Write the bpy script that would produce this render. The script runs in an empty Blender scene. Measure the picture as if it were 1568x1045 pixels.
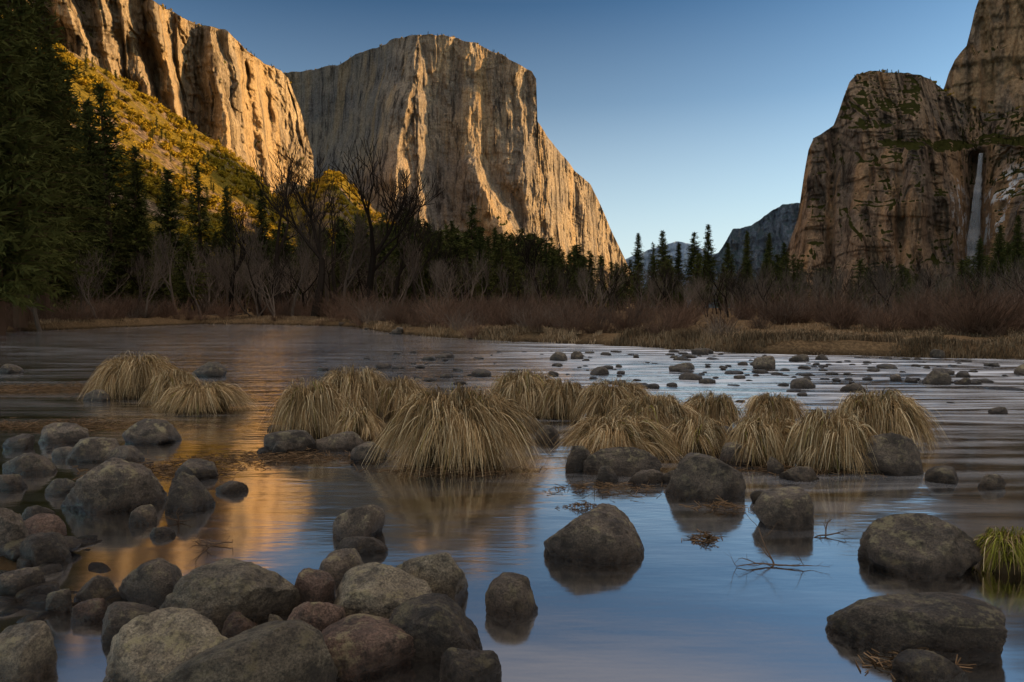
import bpy, bmesh, math, random, time
import numpy as np
from mathutils import Vector, Matrix
random.seed(7); rng=np.random.default_rng(7)
scene=bpy.context.scene
try:
    scene.view_settings.view_transform='Standard'; scene.view_settings.look='None'
    scene.view_settings.exposure=0
except Exception as e: print(e)
F=1045.33; CAMH=1.6; PIT=math.radians(2.766)
# ---------------------------------------------------------------- image pixel helpers: pixels to camera rays, ground points and bearings
def ray(x,y):
    cx=(x-784)/F; cy=(522.5-y)/F
    return (cx, math.cos(PIT)+cy*math.sin(PIT), -math.sin(PIT)+cy*math.cos(PIT))
def gpt(x,y,z=0.0):
    d=ray(x,y); t=(z-CAMH)/d[2]; return (d[0]*t,d[1]*t)
def azel(x,y):
    d=ray(x,y); return math.atan2(d[0],d[1]), d[2]/math.hypot(d[0],d[1])
# ---------------------------------------------------------------- noise
def _h(i,j,k,s):
    n=(i.astype(np.int64)*374761393+j.astype(np.int64)*668265263+k.astype(np.int64)*1274126177+s*974634777)&0xffffffff
    n=((n^(n>>13))*1274126177)&0xffffffff
    n=((n^(n>>16))*2246822519)&0xffffffff
    return ((n^(n>>15))&0xffffff)/float(0xffffff)*2-1
def vnoise(x,y,z,s=0):
    x,y,z=np.broadcast_arrays(np.asarray(x,float),np.asarray(y,float),np.asarray(z,float))
    i=np.floor(x);j=np.floor(y);k=np.floor(z)
    fx=x-i;fy=y-j;fz=z-k
    fx=fx*fx*fx*(fx*(fx*6-15)+10);fy=fy*fy*fy*(fy*(fy*6-15)+10);fz=fz*fz*fz*(fz*(fz*6-15)+10)
    def L(a,b,t): return a+(b-a)*t
    c=[[[_h(i+a,j+b,k+c_,s) for c_ in (0,1)] for b in (0,1)] for a in (0,1)]
    return L(L(L(c[0][0][0],c[1][0][0],fx),L(c[0][1][0],c[1][1][0],fx),fy),
             L(L(c[0][0][1],c[1][0][1],fx),L(c[0][1][1],c[1][1][1],fx),fy),fz)
def fbm(x,y,z,o=4,s=0,g=0.5):
    r=0;a=1;f=1;t=0
    for q in range(o):
        r=r+a*vnoise(x*f+q*17.3,y*f-q*9.1,z*f+q*5.7,s+q); t+=a; a*=g; f*=2.03
    return r/t
def ridged(x,y,z,o=4,s=0):
    r=0;a=1;f=1;t=0
    for q in range(o):
        r=r+a*(1-2*np.abs(vnoise(x*f+q*11.3,y*f,z*f+q*3.1,s+q))); t+=a;a*=0.55;f*=2.1
    return r/t
def sstep(a,b,x):
    t=np.clip((x-a)/(b-a),0,1); return t*t*(3-2*t)
def slabs(n,edge=0.8):
    f=np.floor(n); return f+sstep(edge,1,n-f)
# ---------------------------------------------------------------- mesh helpers
def mkmesh(name,V,faces,smooth=True,mats=(),midx=None,cols=None):
    me=bpy.data.meshes.new(name)
    V=np.asarray(V,dtype=np.float32)
    me.vertices.add(len(V)); me.vertices.foreach_set('co',V.ravel())
    fl=[np.asarray(f,dtype=np.int32) for f in faces if len(f)]
    loops=np.concatenate([f.ravel() for f in fl])
    sizes=np.concatenate([np.full(len(f),f.shape[1],dtype=np.int32) for f in fl])
    starts=np.concatenate([[0],np.cumsum(sizes)[:-1]]).astype(np.int32)
    me.loops.add(len(loops)); me.loops.foreach_set('vertex_index',loops)
    me.polygons.add(len(sizes)); me.polygons.foreach_set('loop_start',starts)
    try: me.polygons.foreach_set('loop_total',sizes)
    except Exception: pass
    me.polygons.foreach_set('use_smooth',np.full(len(sizes),smooth,dtype=bool))
    for m in mats: me.materials.append(m)
    if midx is not None: me.polygons.foreach_set('material_index',np.asarray(midx,dtype=np.int32))
    me.update(calc_edges=True); me.validate()
    if cols is not None:
        at=me.color_attributes.new('Col','FLOAT_COLOR','POINT')
        c=np.ones((len(V),4),dtype=np.float32); c[:,:3]=cols
        at.data.foreach_set('color',c.ravel())
    return me
def obj(name,me,loc=(0,0,0),rot=0,sc=1,parent=None,tilt=(0,0)):
    o=bpy.data.objects.new(name,me); scene.collection.objects.link(o)
    o.location=loc; o.rotation_euler=(tilt[0],tilt[1],rot)
    o.scale=(sc,sc,sc) if not hasattr(sc,'__len__') else sc
    if parent: o.parent=parent
    return o
def empty(name):
    o=bpy.data.objects.new(name,None); scene.collection.objects.link(o); return o
def gridfaces(nu,nv,wrap=False):
    i=np.arange(nu if wrap else nu-1); j=np.arange(nv-1)
    I,J=np.meshgrid(i,j,indexing='ij'); I2=(I+1)%nu
    return np.stack([I*nv+J,I2*nv+J,I2*nv+J+1,I*nv+J+1],-1).reshape(-1,4)
def tubes(P0,P1,R0,R1,k=4):
    P0=np.asarray(P0,float);P1=np.asarray(P1,float);R0=np.asarray(R0,float);R1=np.asarray(R1,float)
    d=P1-P0; d/= (np.linalg.norm(d,axis=1,keepdims=True)+1e-9)
    ref=np.where(np.abs(d[:,2:3])>0.9,np.array([[1.,0,0]]),np.array([[0,0,1.]]))
    a=np.cross(d,ref); a/=np.linalg.norm(a,axis=1,keepdims=True)+1e-9; b=np.cross(d,a)
    n=len(P0); th=np.arange(k)*2*math.pi/k
    ring=a[:,None,:]*np.cos(th)[None,:,None]+b[:,None,:]*np.sin(th)[None,:,None]
    V=np.concatenate([P0[:,None]+ring*R0[:,None,None],P1[:,None]+ring*R1[:,None,None]],1).reshape(-1,3)
    base=(np.arange(n)*2*k)[:,None]; q=np.arange(k)[None,:]; q2=(q+1)%k
    Fq=np.stack([base+q,base+q2,base+k+q2,base+k+q],-1).reshape(-1,4)
    return V,Fq
# ---------------------------------------------------------------- node helper
class NT:
    def __init__(s,mat):
        mat.use_nodes=True; s.t=mat.node_tree; s.t.nodes.clear(); s.l=s.t.links
    def n(s,ty,**kw):
        nd=s.t.nodes.new(ty)
        for k,v in kw.items():
            if k.startswith('i_'):
                key=k[2:]; key=int(key) if key.isdigit() else key
                sock=nd.inputs[key]
                if isinstance(v,bpy.types.NodeSocket): s.l.new(v,sock)
                else: sock.default_value=v
            else: setattr(nd,k,v)
        return nd
    def coord(s,kind='Object'): return s.n('ShaderNodeTexCoord').outputs[kind]
    def mapped(s,scale=(1,1,1),kind='Object',rot=(0,0,0)):
        m=s.n('ShaderNodeMapping',i_Vector=s.coord(kind)); m.inputs['Scale'].default_value=scale; m.inputs['Rotation'].default_value=rot
        return m.outputs[0]
    def noise(s,vec,scale,detail=5,rough=0.55,dist=0):
        nd=s.n('ShaderNodeTexNoise',i_Vector=vec); nd.inputs['Scale'].default_value=scale
        nd.inputs['Detail'].default_value=detail; nd.inputs['Roughness'].default_value=rough; nd.inputs['Distortion'].default_value=dist
        return nd.outputs['Fac']
    def ramp(s,f,pts):
        r=s.n('ShaderNodeValToRGB',i_Fac=f); e=r.color_ramp.elements
        while len(e)<len(pts): e.new(0.5)
        for q,(p,c) in zip(e,pts):
            q.position=p; q.color=(c,c,c,1) if not hasattr(c,'__len__') else (*c,1)
        return r.outputs[0]
    def mix(s,f,a,b,mode='MIX'):
        m=s.n('ShaderNodeMix',data_type='RGBA',blend_type=mode)
        for sock,v in ((m.inputs[0],f),(m.inputs[6],a),(m.inputs[7],b)):
            if isinstance(v,bpy.types.NodeSocket): s.l.new(v,sock)
            elif hasattr(v,'__len__'): sock.default_value=(*v,1)
            else: sock.default_value=v if sock.type=='VALUE' else (v,v,v,1)
        return m.outputs[2]
    def math(s,op,a,b=0.0,c=None):
        m=s.n('ShaderNodeMath',operation=op)
        for i,v in enumerate((a,b) if c is None else (a,b,c)):
            if isinstance(v,bpy.types.NodeSocket): s.l.new(v,m.inputs[i])
            else: m.inputs[i].default_value=v
        return m.outputs[0]
    def out(s,sh): s.n('ShaderNodeOutputMaterial',i_Surface=sh)
    def diff(s,col,normal=None):
        b=s.n('ShaderNodeBsdfDiffuse')
        if isinstance(col,bpy.types.NodeSocket): s.l.new(col,b.inputs[0])
        else: b.inputs[0].default_value=(*col,1)
        if normal is not None: s.l.new(normal,b.inputs['Normal'])
        return b.outputs[0]
    def bsdf(s,col,rough=0.8,normal=None,spec=0.3,**kw):
        b=s.n('ShaderNodeBsdfPrincipled')
        for key,v in (('Base Color',col),('Roughness',rough),('Specular IOR Level',spec)):
            if isinstance(v,bpy.types.NodeSocket): s.l.new(v,b.inputs[key])
            elif hasattr(v,'__len__'): b.inputs[key].default_value=(*v,1)
            else: b.inputs[key].default_value=v
        if normal is not None: s.l.new(normal,b.inputs['Normal'])
        return b.outputs[0]
    def bump(s,h,dist,strength=1.0,nrm=None):
        b=s.n('ShaderNodeBump',i_Height=h); b.inputs['Distance'].default_value=dist; b.inputs['Strength'].default_value=strength
        if nrm is not None: s.l.new(nrm,b.inputs['Normal'])
        return b.outputs[0]
def M(name): return bpy.data.materials.new(name)

def mat_cliff(name,ca,cb,cdark,veg=0.6,vegcol=(0.035,0.04,0.012),bumpd=7.0,snow=None,vn_=0.8,vs=0.10,wing_shade=None):
    m=M(name); t=NT(m); O=t.coord()
    big=t.noise(O,0.006,3,0.6); col=t.mix(t.ramp(big,[(0.40,0),(0.60,1)]),ca,cb)
    st=t.noise(t.mapped((1,1,vs)),0.04,6,0.74)
    col=t.mix(t.ramp(st,[(0.38,1),(0.51,0)]),col,cdark)
    st2=t.noise(t.mapped((1,1,0.07)),0.014,3,0.6)
    col=t.mix(t.math('MULTIPLY',t.ramp(st2,[(0.52,0),(0.62,1)]),0.6),col,(min(.8,cb[0]*1.25),cb[1]*1.1,cb[2]*0.85))
    if wing_shade:   # shade on the wall west of the prow, painted as a darker grey tint
        ox=t.n('ShaderNodeSeparateXYZ',i_0=O).outputs[0]
        wm=t.ramp(t.math('ADD',t.math('DIVIDE',t.math('ADD',ox,1000.0),1000.0),t.math('MULTIPLY',t.math('SUBTRACT',big,0.5),0.25)),[(wing_shade[0],1),(wing_shade[1],0)])
        col=t.mix(wm,col,t.mix(1.0,col,(0.58,0.64,0.74),'MULTIPLY'))
    fine=t.noise(O,0.15,5,0.75); col=t.mix(1.0,col,t.ramp(fine,[(0.3,0.5),(0.7,1.35)]),'MULTIPLY')
    g=t.n('ShaderNodeNewGeometry'); sx=t.n('ShaderNodeSeparateXYZ',i_0=g.outputs['Normal']).outputs[2]
    vn=t.noise(O,0.03,4,0.7)
    vm=t.ramp(t.math('ADD',sx,t.math('MULTIPLY',t.math('SUBTRACT',vn,0.5),vn_)),[(veg,0),(veg+0.1,1)])
    vc=t.mix(t.noise(O,0.08,3),(vegcol[0]*0.5,vegcol[1]*0.5,vegcol[2]*0.6),(vegcol[0]*1.5,vegcol[1]*1.5,vegcol[2]*1.3))
    col=t.mix(vm,col,vc)
    if snow:
        vd=t.n('ShaderNodeVectorMath',operation='DISTANCE',i_0=O); vd.inputs[1].default_value=snow[0]
        mk=t.math('MULTIPLY',t.ramp(t.math('DIVIDE',vd.outputs['Value'],snow[1]),[(0.6,1),(1,0)]),t.ramp(t.noise(O,0.035,5,0.7),[(0.54,0),(0.57,1)]))
        col=t.mix(mk,col,(0.75,0.78,0.82))
    h=t.math('ADD',t.noise(t.mapped((1,1,0.2)),0.05,6,0.76),t.math('MULTIPLY',fine,0.5))
    t.out(t.diff(col,t.bump(h,bumpd,1.0))); return m
m_elcap=mat_cliff('granite_elcap',(0.30,0.255,0.21),(0.44,0.345,0.24),(0.085,0.072,0.062),0.72,bumpd=16,vs=0.09,wing_shade=(0.50,0.66))
m_left=mat_cliff('granite_left',(0.38,0.30,0.21),(0.54,0.41,0.25),(0.12,0.09,0.06),0.62,(0.09,0.085,0.015),bumpd=16)

def mat_leaf(name,a,b):
    m=M(name); t=NT(m)
    oi=t.n('ShaderNodeObjectInfo').outputs['Random']
    n=t.noise(t.coord(),1.3,2); f=t.math('ADD',t.math('MULTIPLY',oi,0.5),t.math('MULTIPLY',n,0.6))
    t.out(t.diff(t.mix(f,a,b))); return m
m_needle=mat_leaf('needles',(0.025,0.036,0.014),(0.105,0.105,0.030))
m_brush=mat_leaf('brush_leaf',(0.10,0.09,0.010),(0.46,0.30,0.03))
def mat_bark(name,a,b,sc=3):
    m=M(name); t=NT(m); n=t.noise(t.mapped((1,1,0.2)),sc,3,0.7)
    oi=t.n('ShaderNodeObjectInfo').outputs['Random']
    c=t.mix(n,a,b); c=t.mix(1.0,c,t.ramp(oi,[(0,0.6),(1,1.35)]),'MULTIPLY')
    t.out(t.diff(c)); return m
m_bark=mat_bark('conifer_bark',(0.05,0.03,0.02),(0.12,0.075,0.05))
m_barkd=mat_bark('oak_bark',(0.014,0.011,0.009),(0.04,0.031,0.024))
m_barkg=mat_bark('cottonwood_bark',(0.085,0.066,0.052),(0.20,0.155,0.12))
m_willow=mat_bark('willow_stem',(0.085,0.052,0.036),(0.20,0.125,0.085))

# ---------------------------------------------------------------- ground / river layout (world metres)
bp=[(-300,46),(-60,44),(-34,43)]
for x,y in [(210,498),(300,497),(400,497),(540,501),(600,511),(700,519),(800,524),(900,528),(1000,533),(1100,539),(1250,545),(1400,548),(1568,551)]:
    bp.append(gpt(x,y))
bp+= [(30,20),(80,24),(300,30)]
bp=sorted(bp); BX=np.array([p[0] for p in bp]); BY=np.array([p[1] for p in bp])
bars=[]
for x,y,rx,ry,h in [(60,590,2.2,0.7,0.42),(210,605,1.0,0.7,0.42),(300,628,0.8,0.5,0.38),(110,655,1.5,0.35,0.37),(60,690,1.5,0.4,0.34),(240,715,0.55,0.25,0.37),
    (460,660,0.9,0.4,0.40),(540,630,1.0,0.7,0.42),(440,695,0.7,0.25,0.37),(690,690,0.5,0.5,0.36),(860,640,1.6,0.5,0.4),(960,690,0.9,0.5,0.38),(1080,680,1.0,0.6,0.4),(1230,700,0.9,0.6,0.38),(1340,680,0.8,0.6,0.38),
    (50,850,0.6,0.5,0.36),(60,930,0.7,0.5,0.28),(430,980,0.9,0.6,0.25),(640,960,0.4,0.4,0.2)]:
    g=gpt(x,y); bars.append((g[0],g[1],rx,ry,h))
def bankd(x,y): return y-np.interp(x,BX,BY)+0.8*fbm(x*0.45,y*0.45,0,4,5)
def G(x,y):
    x=np.asarray(x,float);y=np.asarray(y,float)
    s=bankd(x,y)
    bed=-0.36-0.25*sstep(6,25,y)+0.07*fbm(x*1.4,y*1.4,0,4,9)+0.03*fbm(x*7,y*7,0,3,29)
    for bx,by,rx,ry,h in bars:
        bed=bed+h*np.exp(-(((x-bx)/rx)**2+((y-by)/ry)**2))
    far=sstep(-0.5,0.9,s)*0.82+sstep(2,25,s)*0.30+0.22*fbm(x*0.3,y*0.3,3,4,2)*sstep(0,3,s)+0.08*fbm(x*1.5,y*1.5,3,4,2)*sstep(0,2,s)
    z=bed*(1-sstep(-1.0,0.5,s))+ (far-0.36)*sstep(-1.0,0.5,s)
    near=sstep(0.8,-1.5,y)
    z=z*(1-near)+near*(0.35+0.1*fbm(x*0.8,y*0.8,1,3,4))
    return z
nr,na=460,900
R=0.4*np.exp(np.linspace(0,math.log(12000/0.4),nr))
A=np.linspace(-math.pi,math.pi,na,endpoint=False)
AA,RR=np.meshgrid(A,R,indexing='ij'); X=RR*np.sin(AA);Y=RR*np.cos(AA)
Z=G(X,Y)
V=np.stack([X,Y,Z],-1).reshape(-1,3)
m=M('ground'); t=NT(m); O=t.coord(); gz=t.n('ShaderNodeSeparateXYZ',i_0=O).outputs[2]
soil=t.mix(t.ramp(t.noise(O,0.5,5,0.65),[(0.35,0),(0.65,1)]),(0.055,0.038,0.023),(0.15,0.10,0.055))
soil=t.mix(t.ramp(t.noise(O,9,4,0.7),[(0.4,0),(0.65,1)]),soil,(0.19,0.13,0.072))
vor=t.n('ShaderNodeTexVoronoi',i_Vector=O); vor.inputs['Scale'].default_value=13
peb=t.mix(1.0,t.mix(vor.outputs['Color'],(0.06,0.045,0.03),(0.20,0.15,0.10)),t.ramp(vor.outputs['Distance'],[(0.0,1.2),(0.5,0.25)]),'MULTIPLY')
peb=t.mix(t.ramp(t.noise(O,1.2,4),[(0.4,0),(0.6,1)]),peb,(0.07,0.048,0.026))
col=t.mix(t.ramp(gz,[(0.06,0),(0.22,1)]),peb,soil)
h=t.math('SUBTRACT',t.noise(O,12,4,0.7),t.math('MULTIPLY',vor.outputs['Distance'],0.6))
t.out(t.diff(col,t.bump(h,0.03,0.9))); m_ground=m
obj('ground',mkmesh('ground',V,[gridfaces(na,nr,True)],True,[m_ground]))

# ---------------------------------------------------------------- water
m=M('river_water'); t=NT(m); O=t.coord(); sep=t.n('ShaderNodeSeparateXYZ',i_0=O); px,py=sep.outputs[0],sep.outputs[1]
far=t.ramp(t.math('DIVIDE',py,30.0),[(0.10,0.02),(0.16,0.07),(0.25,0.22),(0.36,0.6),(0.7,1)])
rightm=t.ramp(t.math('DIVIDE',t.math('ADD',px,3),14.0),[(0.10,0.12),(0.42,1)])
w1=t.noise(t.mapped((0.55,2.2,1),rot=(0,0,0.12)),1.0,4,0.6)
w2=t.noise(t.mapped((1.6,6.0,1),rot=(0,0,-0.1)),1.0,3,0.6)
calm=t.noise(t.mapped((0.7,1.1,1)),1.1,2,0.4,0.5)
hh=t.math('ADD',t.math('MULTIPLY',t.math('ADD',w1,t.math('MULTIPLY',w2,0.35)),t.math('MULTIPLY',far,0.08)),t.math('MULTIPLY',calm,0.008))
nrm=t.bump(hh,1.0,0.8)
fr=t.n('ShaderNodeFresnel'); fr.inputs['IOR'].default_value=1.5; t.l.new(nrm,fr.inputs['Normal'])
fac=t.math('POWER',fr.outputs[0],0.19)
gl=t.n('ShaderNodeBsdfGlossy'); gl.inputs['Color'].default_value=(1.0,0.97,0.93,1); gl.inputs['Roughness'].default_value=0.11; t.l.new(nrm,gl.inputs['Normal'])
tp=t.n('ShaderNodeBsdfTransparent'); tp.inputs['Color'].default_value=(0.50,0.43,0.31,1)
mx=t.n('ShaderNodeMixShader',i_0=fac,i_1=tp.outputs[0],i_2=gl.outputs[0])
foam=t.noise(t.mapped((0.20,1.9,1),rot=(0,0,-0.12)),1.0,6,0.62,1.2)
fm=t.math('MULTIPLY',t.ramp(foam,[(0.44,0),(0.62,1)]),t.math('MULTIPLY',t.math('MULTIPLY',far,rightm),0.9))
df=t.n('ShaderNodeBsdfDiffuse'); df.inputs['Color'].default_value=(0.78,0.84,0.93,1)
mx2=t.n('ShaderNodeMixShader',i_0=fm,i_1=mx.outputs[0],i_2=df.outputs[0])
t.out(mx2.outputs[0]); m_water=m
V=[(-400,-3,0),(400,-3,0),(400,90,0),(-400,90,0)]
obj('river_water',mkmesh('river_water',V,[np.array([[0,1,2,3]])],False,[m_water]))

# ---------------------------------------------------------------- mountains
def sheet(name,cols,mat,nu,nv,prof,noise,back=((250,0.97),(700,0.8),(1300,0.0)),zb=-15,relief=None,jag=3.0):
    """cols: (image pixel x, image pixel y of top, range at top, range at base)"""
    C=np.array(cols,float); s=np.concatenate([[0],np.cumsum(np.abs(np.diff(C[:,0]))+0.25*np.abs(np.diff(C[:,1])))])
    u=np.linspace(0,s[-1],nu); cx=np.interp(u,s,C[:,0]);cy=np.interp(u,s,C[:,1]);rt=np.interp(u,s,C[:,2]);rb=np.interp(u,s,C[:,3])
    cy=cy+fbm(cx/14.,0,0,4,int(nu))*jag
    ae=np.array([azel(a,b) for a,b in zip(cx,cy)]); az=ae[:,0]; zt=CAMH+ae[:,1]*rt
    v=np.linspace(0,1,nv)
    Zg=zb+(zt[:,None]-zb)*v[None,:]
    Rg=rt[:,None]-(rt-rb)[:,None]*prof(v)[None,:]
    R0=Rg.copy()
    CX=np.repeat(cx[:,None],nv,1); PY=472-F*(Zg-CAMH)/(Rg*np.cos(az)[:,None])
    if relief is not None: Rg=Rg+relief(CX,PY)
    X=Rg*np.sin(az)[:,None];Y=Rg*np.cos(az)[:,None]
    Rg=Rg+noise(X,Y,Zg,v[None,:],CX,PY)
    Zg=np.where(Zg>0,Zg*Rg/R0,Zg)
    X=Rg*np.sin(az)[:,None];Y=Rg*np.cos(az)[:,None]
    for dr,k in back:
        X=np.concatenate([X,((Rg[:,nv-1]+dr)*np.sin(az))[:,None]],1);Y=np.concatenate([Y,((Rg[:,nv-1]+dr)*np.cos(az))[:,None]],1)
        Zg=np.concatenate([Zg,(zt*k-(15 if k==0 else 0))[:,None]],1)
    V=np.stack([X,Y,Zg],-1); n2=V.shape[1]
    o=obj(name,mkmesh(name,V.reshape(-1,3),[gridfaces(nu,n2)[:,::1]],True,[mat]))
    return V,nv
def rocknoise(a1,a2,a3,seed,sl=16):
    def f(X,Y,Zg,v,CX,PY):
        w=np.minimum(1,v*6)*1.0
        warp=16*fbm(X/60,Y/200,Zg/160,3,seed+31)
        n=fbm((X+warp)/70,Y/400,Zg/500,3,seed+40)*5
        n2=fbm((X+warp)/26,Y/200,Zg/200,3,seed+44)*5
        led=fbm(X/120,Y/200,Zg/45,3,seed+50)*4
        return w*(a1*fbm(X/160,Y/160,Zg/500,3,seed)+a2*ridged(X/55,Y/90,Zg/450,3,seed+3)+a3*fbm(X/22,Y/22,Zg/50,4,seed+7)
                  +a3*0.8*ridged(X/16,Y/60,Zg/140,3,seed+11)+sl*slabs(n)+sl*0.4*slabs(n2)+sl*0.4*slabs(led,0.7))
    return f
def lin(pts):
    a=np.array([p[0] for p in pts],float);b=np.array([p[1] for p in pts],float)
    return lambda x: np.interp(x,a,b)
# --- El Capitan
ec=[(360,150,3050,2900),(405,118,2980,2850),(440,112,2920,2790),(480,107,2820,2700),(520,98,2700,2580),(545,82,2620,2500),(580,72,2500,2380),(605,60,2410,2290),(640,52,2340,2210),(680,54,2345,2215),(720,65,2360,2225),(770,85,2380,2235),(800,100,2390,2245),(815,110,2390,2250),(821,122,2395,2250),(823,188,2400,2270),(850,225,2550,2400),(880,262,2700,2560),(905,285,2810,2690),(920,315,2890,2800),(935,350,2970,2900),(948,378,3050,2990),(960,405,3120,3070),(985,450,3200,3160)]
def prow(CX,c,w,a,dec=0.35,left=0.6):
    x=(CX-c)/w
    return -left*a*np.exp(-np.clip(-x,0,9)**2*dec)*(x<0)+(-left*a+a*np.clip(x,0,1)-(1-left)*a*sstep(1,2.4,x))*(x>=0)
def ec_relief(CX,PY):
    wx=7*fbm(CX/40,PY/45,0,4,201)+3*fbm(CX/9,PY/16,0,3,205)
    am=lambda s,lo=0.25: lo+(1-lo)*np.clip(0.5+1.4*fbm(CX/60,PY/55,s,3,210),0,1)
    X=CX+wx
    c1=lin([(100,636),(150,628),(250,606),(350,590),(420,580)])(PY)
    w1=lin([(70,12),(110,22),(160,34),(230,48),(330,84),(420,105)])(PY)
    d=prow(X,c1,w1,lin([(60,15),(110,90),(160,150),(230,200),(330,260)])(PY)*am(0,0.75),0.35,0.85)
    d=d+sstep(140,200,PY)*prow(X,lin([(150,706),(220,718),(290,738),(350,768),(420,790)])(PY),lin([(120,7),(200,14),(260,24),(330,34),(420,44)])(PY),lin([(140,40),(230,70),(330,120)])(PY)*am(1),0.5)
    d=d+prow(X,lin([(80,798),(140,792),(200,800),(400,812)])(PY),14,70*am(2),0.6)
    d=d+prow(X,lin([(80,778),(140,774),(240,780),(400,790)])(PY),9,35*am(3,0),0.8)
    d=d+sstep(240,150,PY)*prow(X,lin([(80,738),(200,722)])(PY),11,40*am(4,0),0.6)
    d=d+sstep(200,260,PY)*prow(X,lin([(200,668),(400,700)])(PY),16,40*am(5,0),0.6)
    d=d+prow(X,lin([(190,838),(400,868)])(PY),16,40*am(6),0.8)*sstep(200,240,PY)
    d=d+prow(X,lin([(260,880),(400,915)])(PY),14,40*am(7),0.8)*sstep(270,300,PY)
    return d
_rn=rocknoise(16,10,6,1,6)
ECV,ECn=sheet('el_capitan_cliff',ec,m_elcap,780,380,lambda v:(1-v)**1.6,lambda X,Y,Zg,v,CX,PY:_rn(X,Y,Zg,v,CX,PY)*np.interp(CX,[595,630,830,860],[0.6,1,1,1.25]),relief=ec_relief)
# --- left cliffs
lc=[(-500,-260,1150,1050),(-150,-200,1230,1130),(0,-90,1330,1240),(120,-60,1380,1300),(200,-25,1400,1330),(235,2,1420,1350),(265,20,1450,1380),(285,30,1560,1440),(300,38,1570,1440),(325,42,1560,1430),(345,47,1560,1440),(372,70,1600,1480),(390,88,1660,1530),(405,97,1720,1580),(430,107,1800,1680),(441,120,1840,1730),(460,170,1890,1800),(480,240,1950,1880)]
def prow_s(CX,c,w,a,dec=0.35,left=0.6):
    x=(CX-c)/w
    return -left*a*np.exp(-np.clip(-x,0,9)**2*dec)*(x<0)+(-left*a+a*sstep(0,1,x)-(1-left)*a*sstep(1,2.4,x))*(x>=0)
def lc_relief(CX,PY):
    d=0; X=CX+8*fbm(CX/40,PY/40,0,4,301)+3*fbm(CX/8,PY/14,0,3,305)
    for c,w,a,lean in [(30,40,80,0.15),(110,30,70,0.3),(160,22,60,0.2),(198,22,80,0.25),(243,22,100,0.22),(318,24,80,0.16),(352,20,60,0.12),(385,20,60,0.1)]:
        d=d+prow_s(X,c+lean*(PY-60),w,a,1.2)
    return d
LCV,LCn=sheet('canyon_wall_cliff',lc,m_left,680,340,lambda v:(1-v)**1.3,rocknoise(26,14,8,21,14),relief=lc_relief)
# --- talus slope below the left cliffs
m=M('talus'); t=NT(m); O=t.coord()
vo=t.n('ShaderNodeTexVoronoi',i_Vector=O); vo.inputs['Scale'].default_value=0.16
rc=t.mix(1.0,t.mix(t.noise(O,0.02,4),(0.26,0.18,0.12),(0.44,0.32,0.21)),t.ramp(vo.outputs['Distance'],[(0,1.2),(0.6,0.35)]),'MULTIPLY')
gc=t.mix(t.noise(O,0.06,5,0.7),(0.08,0.065,0.014),(0.26,0.18,0.03))
col=t.mix(t.ramp(t.noise(O,0.008,4,0.6),[(0.42,1),(0.49,0)]),gc,rc)
t.out(t.diff(col,t.bump(t.math('ADD',t.noise(O,0.12,5,0.7),vo.outputs['Distance']),6))); m_talus=m
tc=[(-600,-200,1000,330),(-250,-120,1060,330),(-60,-30,1120,330),(0,10,1150,335),(60,52,1190,340),(170,112,1270,350),(280,185,1380,370),(340,225,1440,380),(395,268,1510,400),(420,300,1580,430),(460,300,1700,450),(500,262,1800,480),(520,262,1840,480),(550,300,1860,500),(600,345,1880,520),(700,390,1900,560),(800,430,1900,700),(900,460,1900,900)]
TV,Tn=sheet('talus_slope',tc,m_talus,420,160,lambda v:1-v**0.9,lambda X,Y,Zg,v,CX,PY:(70*fbm(X/220,Y/220,0,4,33)+14*fbm(X/40,Y/40,0,4,37))*np.sin(np.pi*np.clip(v,0,1))**0.6,back=((60,0.96),(200,0.7)),zb=-8)
# --- right side: Bridalveil buttress
fall_az,_=azel(1500,300); sn_az,_=azel(1520,300)
m_right=mat_cliff('granite_right',(0.25,0.195,0.148),(0.45,0.315,0.205),(0.065,0.05,0.04),0.53,(0.045,0.047,0.015),bumpd=13,
    snow=((1470*math.sin(sn_az),1470*math.cos(sn_az),165),105),vn_=0.55,vs=0.14)
rc_=[(1180,440,1560,1520),(1196,405,1530,1480),(1207,378,1510,1430),(1222,330,1500,1400),(1231,270,1495,1380),(1238,230,1490,1370),(1246,212,1490,1360),(1276,193,1500,1350),(1284,172,1510,1340),(1292,148,1520,1340),(1301,126,1530,1340),(1312,113,1540,1340),(1340,110,1560,1350),(1410,114,1600,1370),(1440,132,1640,1390),(1475,160,1680,1430),(1505,172,1700,1450),(1540,172,1650,1380),(1568,165,1620,1330),(1640,140,1560,1250),(1800,80,1450,1150),(2000,0,1350,1050)]
def rc_relief(CX,PY):
    d=110*np.exp(-((CX-1497)/17.)**2)*sstep(210,250,PY)+30*np.exp(-((CX-1385)/10.)**2)+25*np.exp(-((CX-1275)/8.)**2)
    d=d-20*np.exp(-((CX-1455)/25.)**2)
    d=d-90*sstep(213,232,PY+8*fbm(CX/20,0,0,3,77))*sstep(1330,1420,CX)*(1-0.4*sstep(300,380,PY))
    d=d-60*sstep(130,210,PY+ (CX-1310)*0.15)*sstep(1290,1330,CX)*sstep(1440,1400,CX)
    return d
RCV,RCn=sheet('bridalveil_buttress',rc_,m_right,560,300,lambda v:(1-v)**1.0,rocknoise(18,12,7,41,12),relief=rc_relief,back=((80,0.98),(300,0.75),(700,0)))
pk=[(1425,200,1980,1900),(1440,150,1980,1880),(1447,130,1970,1870),(1453,110,1960,1860),(1462,92,1950,1850),(1480,70,1950,1840),(1486,45,1960,1840),(1492,20,1960,1840),(1502,-8,1960,1850),(1530,-40,1980,1860),(1600,-90,1980,1850),(1800,-150,1900,1800),(2000,-160,1800,1700)]
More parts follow.
